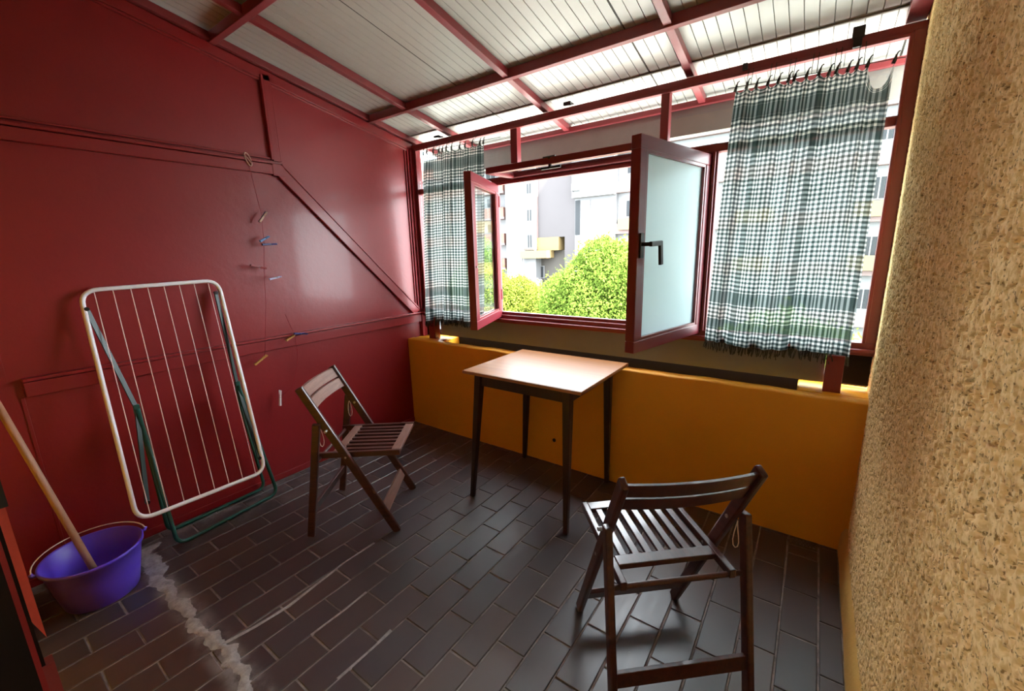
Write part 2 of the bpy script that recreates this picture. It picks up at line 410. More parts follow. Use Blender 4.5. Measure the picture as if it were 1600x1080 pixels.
Xg = W - (.0125 * pit + .0030 * n3 + .002 * n2 + .004 * n4) * fade
co = np.stack([Xg, Yg, Zg], -1).reshape(-1, 3)
idx = np.arange(ny * nz).reshape(ny, nz)
q = np.stack([idx[:-1, :-1], idx[:-1, 1:], idx[1:, 1:], idx[1:, :-1]], -1).reshape(-1, 4)
me = bpy.data.meshes.new('wall_right'); me.vertices.add(len(co)); me.vertices.foreach_set('co', co.ravel())
me.loops.add(q.size); me.loops.foreach_set('vertex_index', q.ravel().astype(np.int32)); me.polygons.add(len(q))
me.polygons.foreach_set('loop_start', np.arange(0, q.size, 4, dtype=np.int32)); me.polygons.foreach_set('use_smooth', np.ones(len(q), bool))
me.update(calc_edges=True); me.validate(); me.materials.append(MAT['stucco'])
wr = bpy.data.objects.new('wall_right', me); COL.objects.link(wr); struct(wr, 'ochre yellow wall of coarse pitted rough-cast plaster', 'wall')
MB().box(W + .012, W + .10, -2.42, .225, -.12, 2.85).build('masonry', 'stucco', wr)
mb = MB(); vs = []; fs = []; N = 60
for i in range(N):
    y = -2.2 + i * 2.2 / (N - 1); d = .0012 * math.sin(i * .6) + .0008 * rng.random()
    vs += [(XR + d, y, -.01), (XR + .004 + d, y, .085 + d), (XR + .016 + d, y, .112 + 2 * d), (W + .01, y, .122 + d)]
for i in range(N - 1):
    for k in range(3): fs.append((i * 4 + k, i * 4 + k + 1, i * 4 + 5 + k, i * 4 + 4 + k))
bb = mb.add(vs, fs).build('baseboard_right', 'skirting', None, True); struct(bb, 'smooth ochre plaster skirting below the rough wall', 'baseboard')

# ------------------------------------------------------------------ parapet with a planter trough
mb = MB(); N = 90; vs = []; fs = []
for i in range(N):
    x = i * (W + .01) / (N - 1); e = .0018 * math.sin(x * 9) + .0013 * math.sin(x * 23 + 1) + .001 * rng.random(); f = .003 * math.sin(x * 5 + 2)
    vs += [(x, f, -.02), (x, f * .6, .35), (x, .001, .690 + e), (x, .008, .699 + e), (x, .066, .700 + e), (x, .074, .692 + e), (x, .075, .34)]
for i in range(N - 1):
    for k in range(6): fs.append((i * 7 + k, i * 7 + 7 + k, i * 7 + 8 + k, i * 7 + k + 1))
wf = mb.add(vs, fs).build('wall_front', 'yellow_wall', None, True); struct(wf, 'low ochre parapet with a hollow planter trough behind its lip', 'wall')
MB().box(0, .31, .072, .27, .30, .699).build('trough_end', 'yellow_wall', wf, bevel=.006)
MB().box(2.585, W + .01, .072, .27, .30, .700).build('trough_end', 'yellow_wall', wf, bevel=.006)
MB().box(0, W + .01, .26, .36, -.6, .745).build('trough_back', 'dark', wf)  # near-black and raised: trough shade put into colour and height
MB().box(0, W + .01, .07, .27, .28, .34).build('trough_bottom', 'dark', wf)  # near-black colour paints the shade down in the trough
MB().tube([(1.338, .002, .162), (1.338, -.002, .162)], .012, 14).build('drain_hole', 'black', wf)

# ------------------------------------------------------------------ back wall with the doorway the camera looks from
DX0, DX1 = 1.70, 2.72
mb = MB()
mb.box(-.07, DX0 - .02, -2.40, -2.19, -.02, 2.8).box(DX1 + .02, W + .1, -2.40, -2.19, -.02, 2.8).box(DX0 - .02, DX1 + .02, -2.40, -2.19, 2.10, 2.8)
wb = mb.build('wall_back', 'yellow_wall'); struct(wb, 'ochre wall with the doorway at the near end', 'wall')
dj = empty('door_1', (DX0, -2.19, 0)); struct(dj, 'dark brown door jamb edged with chipped red paint', 'door frame')
MB().box(-.02, 0, -.21, .0, 0, 2.1).build('jamb', 'dark', dj)
MB().box(DX1 - DX0, DX1 - DX0 + .02, -.21, .0, 0, 2.1).build('jamb', 'dark', dj)
MB().box(-.02, DX1 - DX0 + .02, -.21, 0, 2.1, 2.12).build('lintel', 'dark', dj)
zc = .80
MB().add([(-.02, .0, zc + .05), (.002, .0, zc + .03), (.002, .009, zc - .005), (-.02, .009, zc + .0), (-.02, 0, 2.1), (.002, 0, 2.1), (.002, .009, 2.1), (-.02, .009, 2.1)],
         [(3, 2, 1, 0), (4, 5, 6, 7), (0, 1, 5, 4), (1, 2, 6, 5), (2, 3, 7, 6), (3, 0, 4, 7)]).build('edge_strip', 'red_chip', dj)
MB().box(-.02, .002, -.004, .009, 0, zc - .05).build('edge_strip', 'red_steel', dj)
MB().box(-.02, .0015, -.010, -.004, 0, 2.1).build('edge_bead', 'red_wall', dj)
MB().box(-.02, .008, -.004, .012, 1.02, 1.07).build('latch_plate', 'black', dj)
mb = MB()
# hall: side-wall opening, unseen and added to let fill light into the room
mb.box(1.1, 1.2, -3.9, -3.60, -.02, 2.6).box(1.1, 1.2, -2.62, -2.40, -.02, 2.6).box(1.1, 1.2, -3.60, -2.62, -.02, 1.35).box(1.1, 1.2, -3.60, -2.62, 1.85, 2.6)
mb.box(W, W + .1, -3.9, -2.40, -.02, 2.6).box(1.1, W + .1, -4.0, -3.9, -.02, 2.6).box(1.1, W + .1, -4.0, -2.40, 2.5, 2.6)
MAT['hall'] = plain('cream hall paint', (.72, .66, .55), .7, .3)
hw = mb.build('wall_hall', 'hall'); struct(hw, 'cream walls of the unseen hall, with an opening added for fill light', 'wall')

# ------------------------------------------------------------------ sloped roof: sheet slats, rafters, purlins
RY0, RY1 = -2.45, .56
PZ = .042
ce = MB()
ce.add([(x, y, zr(y, PZ + o)) for o in (.006, .07) for y in (RY0, RY1) for x in (-.10, W + .12)],
       [(0, 2, 3, 1), (4, 5, 7, 6), (0, 1, 5, 4), (2, 6, 7, 3), (0, 4, 6, 2), (1, 3, 7, 5)])
ce = ce.build('ceiling', 'ceil_groove'); struct(ce, 'sloping cream ribbed sheet ceiling on red steel beams', 'ceiling')
me_sl = None
pitch = .0495
for i in range(-2, 60):
    x0 = .824 + (i - 16) * pitch; x1 = x0 + pitch
    if x1 < -.01 or x0 > W: continue
    joint_l = (i - 16) % 20 == 0; joint_r = (i - 15) % 20 == 0
    a = x0 + (.003 if joint_l else .0006); b = x1 - (.003 if joint_r else .0006); c = .0012
    o = MB().add([(a, RY0, zr(RY0, PZ + .006)), (a + c, RY0, zr(RY0, PZ)), (b - c, RY0, zr(RY0, PZ)), (b, RY0, zr(RY0, PZ + .006)),
                  (a, RY1, zr(RY1, PZ + .006)), (a + c, RY1, zr(RY1, PZ)), (b - c, RY1, zr(RY1, PZ)), (b, RY1, zr(RY1, PZ + .006))],
                 [(0, 4, 5, 1), (1, 5, 6, 2), (2, 6, 7, 3), (3, 7, 4, 0)]).build('slat', 'ceil', ce)
    if joint_l: MB().bar((x0, RY0, zr(RY0, PZ + .003)), (x0, RY1, zr(RY1, PZ + .003)), .005, .003, (1, 0, 0)).build('joint_seal', 'seal', ce)
def beam_y(x, w=.034, d=.036, y0=RY0, y1=.50):
    MB().bar((x, y0, zr(y0, d / 2 + .002)), (x, y1, zr(y1, d / 2 + .002)), w, d, (1, 0, 0)).build('rafter', 'red_steel', ce, bevel=.002)
for x in (.385, 1.175, 2.0): beam_y(x)
beam_y(.02, .03); beam_y(W - .035, .06, .05, RY0, .22)
def beam_x(y, d=.046, w=.034, mat='red_steel', x0=-.02, x1=W):
    MB().bar((x0, y, zr(y, d / 2 - .004)), (x1, y, zr(y, d / 2 - .004)), w, d, (0, 1, 0)).build('purlin', mat, ce, bevel=.002)
beam_x(-1.105); beam_x(-.19); beam_x(.48, .03, .03); beam_x(-2.02)
MB().box(-.1, W + .4, .50, .525, 1.975, 2.115).build('eave_board', 'fascia', ce)
MB().bar((.0, .155, zr(.155, PZ - .002)), (W, .155, zr(.155, PZ - .002)), .012, .006, (0, 1, 0)).build('edge_seal', 'fascia', ce)

# ------------------------------------------------------------------ window band
wi = empty('window_1', (0, .19, .88)); struct(wi, 'long red steel window band with two casements swung open', 'window')
def wbox(name, x0, x1, y0, y1, z0, z1, mat='red_steel', bev=.003, lab=None):
    return MB().box(x0, x1, y0 - .19, y1 - .19, z0 - .88, z1 - .88).build(name, mat, wi, bevel=bev, label=lab)
wbox('header', 0, W, .165, .215, 2.118, 2.156); wbox('header_bead', .07, 2.80, .155, .17, 2.108, 2.122)
wbox('sill_rail', .0, W, .155, .22, .868, .925); wbox('sill_lip', .0, W, .13, .175, .885, .900); wbox('sill_bead', .79, 2.12, .175, .20, .92, .945)
wbox('transom', 0, W, .165, .215, 1.800, 1.838); wbox('transom_bead', .79, 2.12, .155, .175, 1.786, 1.806)
wbox('corner_post', .0, .060, .165, .215, .925, 2.12); wbox('corner_post', 2.806, W + .01, .160, .215, .90, 2.13)
wbox('post_bead', 2.796, 2.81, .155, .175, .925, 2.12); wbox('post_bead', .055, .068, .155, .175, .925, 2.12)
wbox('mullion', .932, .984, .165, .21, 1.838, 2.12); wbox('mullion', 1.872, 1.914, .165, .21, 1.838, 2.12)
wbox('post', .752, .80, .165, .215, .925, 1.80); wbox('post', 2.110, 2.160, .165, .215, .925, 1.80)
wbox('post_bead', 2.138, 2.150, .150, .17, .925, 1.80)
wbox('support_post', .13, .20, .11, .165, .698, .87, 'red_steel'); wbox('support_post', 2.680, 2.745, .10, .16, .698, .87, 'red_steel')
wbox('apron_panel', .20, 2.68, .175, .185, .722, .875, 'apron', 0, 'grey board hanging below the sill'); wbox('apron_panel', 2.745, W, .20, .21, .722, .875, 'dark', 0)
wbox('apron_panel', .0, .13, .20, .21, .70, .875, 'dark', 0)  # near-black end pieces paint the shade beside the support posts
for x0, x1, z0, z1 in ((.062, .75, .93, 1.798), (2.162, 2.804, .93, 1.798), (.062, .93, 1.84, 2.116), (1.916, 2.804, 1.84, 2.116)):
    wbox('glass_pane', x0, x1, .188, .193, z0, z1, 'glass', 0)
def casement(hx, hy, fx, fy, z0, z1, side, glass):
    ang = math.atan2(fy - hy, fx - hx); L = math.hypot(fx - hx, fy - hy); H = z1 - z0; w = .052; t = .044
    m = MB().box(0, L, -t / 2, t / 2, 0, w).box(0, L, -t / 2, t / 2, H - w, H).box(0, w, -t / 2, t / 2, w, H - w).box(L - w, L, -t / 2, t / 2, w, H - w)
    c = m.build('casement', 'red_sash', wi, bevel=.003); c.location = (hx, hy - .19, z0 - .88); c.rotation_euler[2] = ang
    MB().box(w - .006, L - w + .006, -.003, .003, w - .006, H - w + .006).build('glass_pane', glass, c)
    b = .012
    for s in (-1, 1):
        y0, y1 = sorted((s * .006, s * t * .42))
        MB().box(w, L - w, y0, y1, w, w + b).box(w, L - w, y0, y1, H - w - b, H - w).box(w, w + b, y0, y1, w, H - w).box(L - w - b, L - w, y0, y1, w, H - w).build('glazing_bead', 'red_steel', c)
    for zz in (.12, H - .14):
        MB().tube([(-.006, side * t * .5, zz), (-.006, side * t * .5, zz + .07)], .008, 10).build('hinge', 'red_steel', c)
    return c, L, H, t
c1, L, H, t_ = casement(.800, .165, 1.000, -.345, .91, 1.79, 1, 'glass')
c1['label'] = 'open casement with clear glass on the left'
MB().box(L - .03, L - .02, -.03, .03, H * .5 - .08, H * .5 - .07).build('latch_rod', 'steel', c1)
c2, L, H, t_ = casement(2.112, .165, 1.975, -.455, .91, 1.79, 1, 'frost')
c2['label'] = 'open casement with frosted glass'
hz = H * .5 + .02
MB().box(L - .040, L - .012, t_ / 2, t_ / 2 + .008, hz - .055, hz + .045).bar((L - .026, t_ / 2 + .005, hz), (L - .026, t_ / 2 + .05, hz), .016, .016).bar((L - .019, t_ / 2 + .048, hz), (L - .105, t_ / 2 + .046, hz + .004), .013, .02, (0, 1, 0)).bar((L - .100, t_ / 2 + .046, hz + .012), (L - .112, t_ / 2 + .046, hz - .085), .013, .02, (0, 1, 0)).build('handle', 'black', c2, bevel=.002)
# hopper light hinged at the transom, folded down into the room
hp = MB().box(0, .975, -.275, -.237, -.018, .018).box(0, .975, -.035, 0, -.018, .018).box(0, .035, -.237, -.035, -.018, .018).box(.94, .975, -.237, -.035, -.018, .018).build('hopper_sash', 'red_sash', wi, bevel=.003)
hp.location = (.936, .172 - .19, 1.832 - .88); hp.rotation_euler[0] = math.radians(1.0)
MB().box(.03, .945, -.242, -.03, -.003, .003).build('glass_pane', 'glass', hp)
MB().box(.035, .94, -.24, -.232, -.014, -.004).box(.035, .94, -.04, -.032, -.014, -.004).box(.035, .043, -.24, -.032, -.014, -.004).build('glazing_bead', 'red_steel', hp)
MB().box(.40, .475, -.28, -.262, .016, .022).bar((.437, -.27, .02), (.437, -.265, -.035), .014, .012).bar((.38, -.262, -.034), (.50, -.262, -.034), .012, .012, (0, 1, 0)).build('handle', 'black', hp)
for x in (.30, .84): MB().box(x, x + .09, -.01, .012, -.03, -.018).build('hinge', 'red_steel', hp)

# ------------------------------------------------------------------ curtains
def curtain(name, label, xt, xb, zt, zb, ties, folds, seed, swag=None, yc=.105, drop=0):
    r = random.Random(seed); nu, nv = 220, 70
    root = empty(name, ((xb[0] + xb[1]) / 2, yc, min(zb))); tag(root, label, 'curtain', 'checked curtains on the window wire')
    ox, oy, oz = root.location
    ph = [r.uniform(0, 6.28) for _ in range(6)]; deep = [.12 + .18 * k + r.uniform(-.05, .05) for k in range(5)]
    def top(u):
        # scallop between the ties
        for a, b in zip(ties, ties[1:]):
            if a <= u <= b:
                s = (u - a) / (b - a); d = .09 if (swag and b > swag) else .018
                return -d * math.sin(math.pi * s) ** .8
        return 0
    def pt(u, v):
        x0 = xt[0] + (xb[0] - xt[0]) * v ** .8; x1 = xt[1] + (xb[1] - xt[1]) * v
        zt_ = zt[0] + (zt[1] - zt[0]) * u; zb_ = zb[0] + (zb[1] - zb[0]) * u + .010 * math.sin(7 * u + ph[2])
        z = zt_ + (zb_ - zt_) * v + top(u) * max(0, 1 - v / (.16 if swag and u > swag else .05)) ** 2
        A = .005 + .010 * min(1, v * 3)
        w = .55 * math.sin(2 * math.pi * folds * u + ph[0] + .7 * math.sin(2.2 * v + ph[1])) + .8 * math.sin(2 * math.pi * folds * .47 * u + ph[3] + v) + .35 * math.sin(2 * math.pi * folds * 1.7 * u + ph[5] + 1.5 * v)
        for k_ in range(5): w += 1.6 * math.exp(-((u - deep[k_] - .02 * math.sin(2 * v + k_)) / .016) ** 2) * (1 if k_ % 2 else -1)
        x = x0 + (x1 - x0) * (u + .006 * math.sin(2 * math.pi * folds * u + ph[4]))
        return (x - ox, yc + A * w - oy, z - oz)
    vs = [pt(i / nu, j / nv) for j in range(nv + 1) for i in range(nu + 1)]
    fs = [(j * (nu + 1) + i, j * (nu + 1) + i + 1, (j + 1) * (nu + 1) + i + 1, (j + 1) * (nu + 1) + i) for j in range(nv) for i in range(nu)]
    H = abs(zt[0] - zb[0]); Wd = abs(xt[1] - xt[0]) * 1.35
    o = MB().add(vs, fs).build('cloth', plaid(H), root, True)
    uvl = o.data.uv_layers.new(name='UVMap')
    uu = np.array([((i / nu) * Wd, (j / nv) * H) for j in range(nv + 1) for i in range(nu + 1)])
    li = np.zeros(len(o.data.loops), np.int32); o.data.loops.foreach_get('vertex_index', li)
    uvl.data.foreach_set('uv', uu[li].ravel().astype(np.float32))
    fr = MB()
    for k in range(150):
        u = (k + .5) / 150; p = pt(u, 1); l = .018 + .028 * r.random()
        fr.bar((p[0], p[1], p[2] + .004), (p[0] + r.uniform(-.012, .012), p[1] + r.uniform(-.01, .006), p[2] - l), .0035, .0035, (0, 1, 0))
    f = fr.build('fringe', 'fringe', root); f['kind'] = 'stuff'
    for u in ties:
        p = pt(u, 0)
        MB().tube([(p[0] - .004, p[1], p[2] - .010), (p[0], p[1] - .004, p[2] + .004), (p[0] + .003, p[1], p[2] + .020)], [.007, .006, .003], 7).build('tie', 'fringe', root)
        MB().tube([(p[0], p[1], p[2] + .006), (p[0] + .006, p[1] - .004, p[2] + .026), (p[0] + .012, p[1], p[2] + .03)], .0025, 5).build('tie_end', 'fringe', root)
    return root
tR = [0, .075, .15, .225, .30, .37, .41, .485, .56, .63, .67, .74, .79, .845, 1.0]
curtain('curtain', 'wide checked curtain beside the rough ochre wall', (2.225, 2.762), (2.172, 2.760), (2.040, 2.022), (.880, .862), tR, 8, 3, .85)
tL = [0, .09, .19, .27, .34, .42, .52, .62, .73, .84, .94, 1.0]
curtain('curtain', 'narrow checked curtain next to the red wall', (.205, .762), (.115, .70), (2.062, 2.050), (.835, .885), tL, 6, 11)
def wire(pts, hang, label, n):
    root = empty('curtain_wire', pts[0]); tag(root, label, 'wire', 'curtain wires')
    o = Vector(pts[0])
    MB().tube([Vector(p) - o for p in pts], .0016, 5).build('line', 'seal', root)
    for x in hang:
        t = (x - pts[0][0]) / (pts[-1][0] - pts[0][0]); z = pts[0][2] + (pts[-1][2] - pts[0][2]) * t
        for d in (0, .018):
            MB().tube([Vector((x + d, .105, z)) - o, Vector((x + d, .150, 2.125)) - o], .0012, 4).build('hanger', 'seal', root)
wire([(2.19, .105, 2.050), (2.79, .105, 2.025)], [2.262, 2.35, 2.42, 2.50, 2.575, 2.65], 'thin wire carrying the wide curtain by the ochre wall', 6)
wire([(.17, .105, 2.072), (.90, .105, 2.060)], [.30, .42, .54, .66], 'thin wire carrying the narrow curtain by the red wall', 4)
# black clips on the header
for x, z, w, h, lab in ((2.640, 2.166, .040, .040, 'black clamp on the header above the wide curtain'), (1.345, 2.172, .045, .018, 'small black clip on the header above the open window'),
                        (2.245, 2.140, .020, .026, 'tiny black clip on the header left of the wide curtain'), (.30, 2.17, .05, .012, 'black strip on the header above the narrow curtain')):
    m = MB().box(-w / 2, w / 2, -.020, -.004, -h / 2, h / 2).box(-w * .4, w * .4, -.02, .04, h / 2 - .006, h / 2)
    if w == .040: m.box(-.014, .014, -.022, -.006, -.055, -h / 2)
    o = m.build('header_clip', 'black', None, bevel=.002); o.location = (x, .166, z); tag(o, lab, 'clip', 'black clips on the window header')

# ------------------------------------------------------------------ table
TX0, TX1, TY0, TY1, TZ = 1.112, 1.813, -.584, -.010, .742
tb = empty('table', ((TX0 + TX1) / 2, (TY0 + TY1) / 2, 0)); tag(tb, 'small square-topped wooden table with orange-brown top and dark tapered legs', 'table')
tx, ty = tb.location.x, tb.location.y
a, b = (TX1 - TX0) / 2, (TY1 - TY0) / 2
tt = MB().box(-a, a, -b, b, TZ - .018, TZ).build('tabletop', 'tabletop', tb, bevel=.003)
for s in (-1, 1):
    MB().box(-a - .0006, a + .0006, *sorted((s * b, s * (b + .0016))), TZ - .0165, TZ - .0015).build('edge_band', 'table_edge', tt)
lt = {(-1, -1): ((1.195, -.540), (1.140, -.583)), (1, -1): ((1.725, -.540), (1.738, -.583)), (-1, 1): ((1.195, -.075), (1.132, -.040)), (1, 1): ((1.725, -.075), (1.716, -.036))}
for k, (p, q_) in lt.items():
    MB().bar((p[0] - tx, p[1] - ty, TZ - .018), (q_[0] - tx, q_[1] - ty, .001), .042, .042, (1, 0, 0), .024, .024).build('leg', 'table_leg', tb, bevel=.004)
ax0, ax1, ay0, ay1 = 1.195 - tx, 1.725 - tx, -.54 - ty, -.075 - ty
for nm, bx in (('apron', (ax0, ax1, ay0 - .009, ay0 + .009)), ('apron', (ax0, ax1, ay1 - .009, ay1 + .009)), ('apron', (ax0 - .009, ax0 + .009, ay0, ay1)), ('apron', (ax1 - .009, ax1 + .009, ay0, ay1))):
    MB().box(*bx, TZ - .082, TZ - .018).build(nm, 'table_leg', tb, bevel=.002)

# ------------------------------------------------------------------ folding chairs
def chair(loc, ang, label, worn):
    c = empty('folding_chair', (*loc, 0), ang - math.pi / 2); tag(c, label, 'chair', 'dark wooden folding chairs')
    slat_m = 'chair_worn' if worn else 'chair'
    xo, xr, xs = .192, .209, .166
    T, F = Vector((0, .030, .765)), Vector((0, .418, .012))
    def on(z): s = (z - F.z) / (T.z - F.z); return F.y + (T.y - F.y) * s
    for s in (-1, 1):
        u = MB().bar((s * xo, T.y, T.z), (s * xo, F.y, F.z), .021, .040, (1, 0, 0)).build('back_upright', 'chair', c, bevel=.006)
        MB().bar((s * xo, on(.06), .06), (s * xo, on(.0) , .001), .0205, .036, (1, 0, 0)).build('foot', 'chair', u, bevel=.003)
        l = MB().bar((s * xr, .098, .592), (s * xr, .0, .001), .021, .036, (1, 0, 0)).build('rear_leg', 'chair', c, bevel=.005)
        MB().tube([(s * (xo - .014), on(.555), .555), (s * (xr + .014), on(.555), .555)], .006, 10).build('bolt', 'steel', l)
        MB().bar((s * xs, .066, .412), (s * xs, .462, .418), .020, .028, (1, 0, 0)).build('side_rail', 'chair', c, bevel=.003)
        MB().tube([(s * (xs - .012), on(.415), .413), (s * (xo + .013), on(.415), .413)], .005, 8).build('seat_pin', 'steel', c)
        lp = []
        for k in range(13):
            t = k / 12 * 2 * math.pi; lp.append((s * (xr - .016) + .004 * math.sin(2 * t), .105 + .010 * math.sin(t), .515 + .045 * math.cos(t)))
        MB().tube(lp, .0016, 5, True).build('cord_loop', 'cord', c)
    # seat: front and rear rail with slats between
    MB().box(-xs + .010, xs - .010, .418, .462, .411, .429).build('front_rail', slat_m, c, bevel=.003)
    MB().box(-xs + .010, xs - .010, .135, .178, .409, .427).build('rear_rail', slat_m, c, bevel=.003)
    n = 7; wv = .023; gap = (2 * (xs - .010) - n * wv) / (n + 1)
    for i in range(n):
        x = -xs + .010 + gap + i * (wv + gap)
        MB().box(x, x + wv, .172, .424, .413, .426).build('seat_slat', 'chair', c, bevel=.002)
    MB().tube([(-xr, .078, .404), (xr, .078, .404)], .0085, 12).build('rear_rod', 'chair', c)
    MB().bar((-xr, .024, .142), (xr, .024, .142), .044, .016, (0, .16, 1)).build('rear_crossbar', 'chair', c, bevel=.002)
    y = on(.115); MB().bar((-xo, y, .115), (xo, y, .115), .050, .016, (0, -.46, .89)).build('front_crossbar', slat_m, c, bevel=.002)
    d = (T - F).normalized()
    for z0, z1 in ((.708, .757), (.653, .700)):
        m = MB(); vs = []; fs = []; N = 14
        for i in range(N + 1):
            x = -xo + 2 * xo * i / N; bow = -.020 * (1 - (x / xo) ** 2)
            for zz, dy in ((z0, -.007), (z0, .007), (z1, .007), (z1, -.007)):
                vs.append((x, on(zz) + bow + dy, zz))
        for i in range(N):
            for k in range(4): fs.append((i * 4 + k, i * 4 + (k + 1) % 4, i * 4 + 4 + (k + 1) % 4, i * 4 + 4 + k))
        fs += [(0, 3, 2, 1), (N * 4, N * 4 + 1, N * 4 + 2, N * 4 + 3)]
        m.add(vs, fs).build('back_slat', slat_m, c, bevel=.002)
    return c
angL = math.radians(36.8)
chair((.571, -1.126), angL, 'folding wooden chair standing by the red wall, seat facing the table', True)
angR = math.atan2(.74, -.673)
chair((2.418, -1.127), angR, 'folding wooden chair in the foreground seen from behind', False)

# ------------------------------------------------------------------ drying rack leaning on the red wall
dk = empty('drying_rack', (.12, -1.5, 0)); tag(dk, 'folded clothes drying rack with white wire frame and green legs leaning on red wall', 'drying rack')
O = Vector((.12, -1.5, 0))
V = lambda x, y, z: Vector((x, y, z)) - O
TL, TR, BR, BL = V(.030, -1.793, 1.238), V(.030, -1.266, 1.248), V(.270, -1.285, .222), V(.270, -1.826, .232)
MB().tube(fillet([TL, TR, BR, BL], .065, 7), .0095, 10, True).build('frame', 'white_tube', dk, True)
for i in range(8):
    s = .085 + i * .118; MB().tube([TL.lerp(TR, s), BL.lerp(BR, s)], .0019, 5).build('line_wire', 'wire', dk)
bkL, bkR = V(.105, -1.712, .690), V(.115, -1.290, .690)
def U(name, a, b, base, mat, r):
    MB().tube(fillet([a, base[0], base[1], b], .05, 6, False), r, 9).build(name, mat, dk, True)
U('front_leg', bkL + Vector((.010, 0, 0)), bkR + Vector((.010, 0, 0)), (V(.225, -1.700, .011), V(.168, -1.200, .011)), 'green_tube', .0095)
U('rear_leg', bkL + Vector((-.014, .006, -.02)), bkR + Vector((-.014, -.006, -.02)), (V(.060, -1.690, .010), V(.038, -1.212, .010)), 'green_tube', .009)
for a, b in ((V(.050, -1.788, 1.160), bkL), (V(.243, -1.775, .290), bkL), (V(.050, -1.292, 1.185), bkR), (V(.250, -1.296, .300), bkR)):
    MB().bar(a, b, .006, .018, (1, .4, 0)).build('hinge_strap', 'green_bar', dk)
    MB().tube([a + Vector((-.008, 0, 0)), a + Vector((.010, 0, 0))], .009, 10).build('pivot', 'black', dk)
for b in (bkL, bkR): MB().bar(b + Vector((0, 0, .02)), b + Vector((.012, 0, -.12)), .024, .020, (0, 1, 0)).build('sleeve', 'green_tube', dk, bevel=.003)

# ------------------------------------------------------------------ bucket and broom handle
bk = empty('bucket', (.299, -1.982, 0)); tag(bk, 'round purple plastic bucket on the floor below the red wall', 'bucket')
MB().lathe([(0, .004), (.105, .004), (.114, .0), (.118, .006), (.136, .10), (.152, .188), (.159, .190), (.160, .200), (.156, .204), (.150, .200), (.133, .10), (.113, .012), (0, .010)], 56).build('body', 'purple', bk, True)
for sx in (-1, 1):
    e = MB().tube([(0, sx * .152, .192), (0, sx * .168, .196), (.0, sx * .172, .206)], .007, 8).build('ear', 'purple', bk, True)
hpnts = []
for k in range(21):
    t = math.pi * k / 20; hpnts.append((-.166 * math.sin(t) * .99, -.170 * math.cos(t), .207 + .012 * math.sin(t)))
MB().tube(hpnts, .0025, 6).build('handle', 'cord', bk, True)
p0, p1 = Vector((.345, -1.978, .020)), Vector((.012, -2.143, 1.105))
st = MB().tube([Vector((0, 0, 0)), (p1 - p0) * .5, (p1 - p0)], .0125, 14).build('broom_handle', 'stick', None, True); st.location = p0
tag(st, 'bare wooden broom handle standing in the purple bucket against the wall', 'stick')

# ------------------------------------------------------------------ clothes pegs hanging on twine at the red wall
def peg(y, z, ang, cols, label, L=.072, x=.045, tilt=0.0, spread=.10):
    p = empty('clothespin', (x, y, z)); p.rotation_euler = (ang, 0, 0); tag(p, label, 'clothespin', 'clothes pegs on the red wall')
    for s, c in zip((-1, 1), cols):
        m = MB().bar((s * .004, 0, -L * .5), (s * .0035, 0, L * .12), .006, .011, (1, 0, 0), .005, .010)
        m.bar((s * .0035, 0, L * .12), (s * (.004 + spread * L * .5), 0, L * .5), .005, .010, (1, 0, 0), .004, .009).build('jaw', c, p, bevel=.0012)
    MB().tube([(-.009, 0, .005), (0, .0065, .006), (.009, 0, .005), (0, -.0065, .004)], .0011, 5, True).build('spring', 'steel', p)
    return p
for nm, c in dict(navy=(.02, .025, .16), blue=(.06, .17, .42), oldwood=(.50, .30, .20), pegred=(.22, .01, .012), lilac=(.42, .36, .55), mustard=(.50, .25, .06), pegyellow=(.55, .40, .05), pegwhite=(.75, .68, .70), ink=(.02, .012, .03)).items():
    MAT[nm] = plain('peg ' + nm, c, .4, .5, var=.1, vscale=60)
peg(-.996, 1.581, math.radians(-38), ('navy', 'oldwood'), 'navy and bare wood peg, topmost of the wall pegs')
peg(-1.005, 1.462, math.radians(-62), ('blue', 'blue'), 'light blue peg above a dark one on the red wall', .06)
peg(-.985, 1.432, math.radians(-88), ('ink', 'navy'), 'dark navy peg under the light blue one', .08, .05)
peg(-1.060, 1.309, math.radians(-105), ('pegred', 'pegred'), 'dark red peg on the red wall', .085)
peg(-.985, 1.243, math.radians(-80), ('lilac', 'lilac'), 'lilac peg above the rail on the red wall', .07, .06)
peg(-.940, .880, math.radians(-66), ('pegyellow', 'mustard'), 'yellow peg clipped beside a blue one at the rail', .06)
peg(-.880, .896, math.radians(-100), ('navy', 'navy'), 'bright navy peg with open jaws at the rail', .075, .05, 0, .45)
peg(-1.124, .783, math.radians(-60), ('mustard', 'mustard'), 'orange-brown peg below the rail on the red wall', .085)
peg(-1.051, .529, math.radians(-8), ('pegwhite', 'pegwhite'), 'white peg hanging lowest on the red wall', .095)
ring = MB()
pts = []
for k in range(20):
    t = 2 * math.pi * k / 20; pts.append((0, .012 * math.cos(t), .034 * math.sin(t)))
ring.tube(pts, .0035, 7, True).tube([(0, -.006, .02), (.0, .006, -.02)], .003, 6)
MAT['ring'] = plain('pinkish worn metal', (.55, .32, .28), .4, .5)
rg = ring.build('clip_ring', 'ring', None, True); rg.location = (.03, -1.022, 1.881); rg.rotation_euler[0] = math.radians(18)
tag(rg, 'oval metal clip hanging from the upper rail of the red wall', 'clip')
def twine(pts, label):
    P = [Vector(p) for p in pts]; o = MB().tube([p - P[0] for p in P], .0011, 5).build('twine', 'red_cord', None, True); o.location = P[0]; tag(o, label, 'string', 'red twine on the wall')
twine([(.03, -1.022, 1.85), (.04, -1.0, 1.59), (.045, -1.01, 1.45), (.045, -1.03, 1.31), (.045, -1.05, 1.1), (.045, -1.10, .80)], 'red twine running down from the oval clip past the pegs')
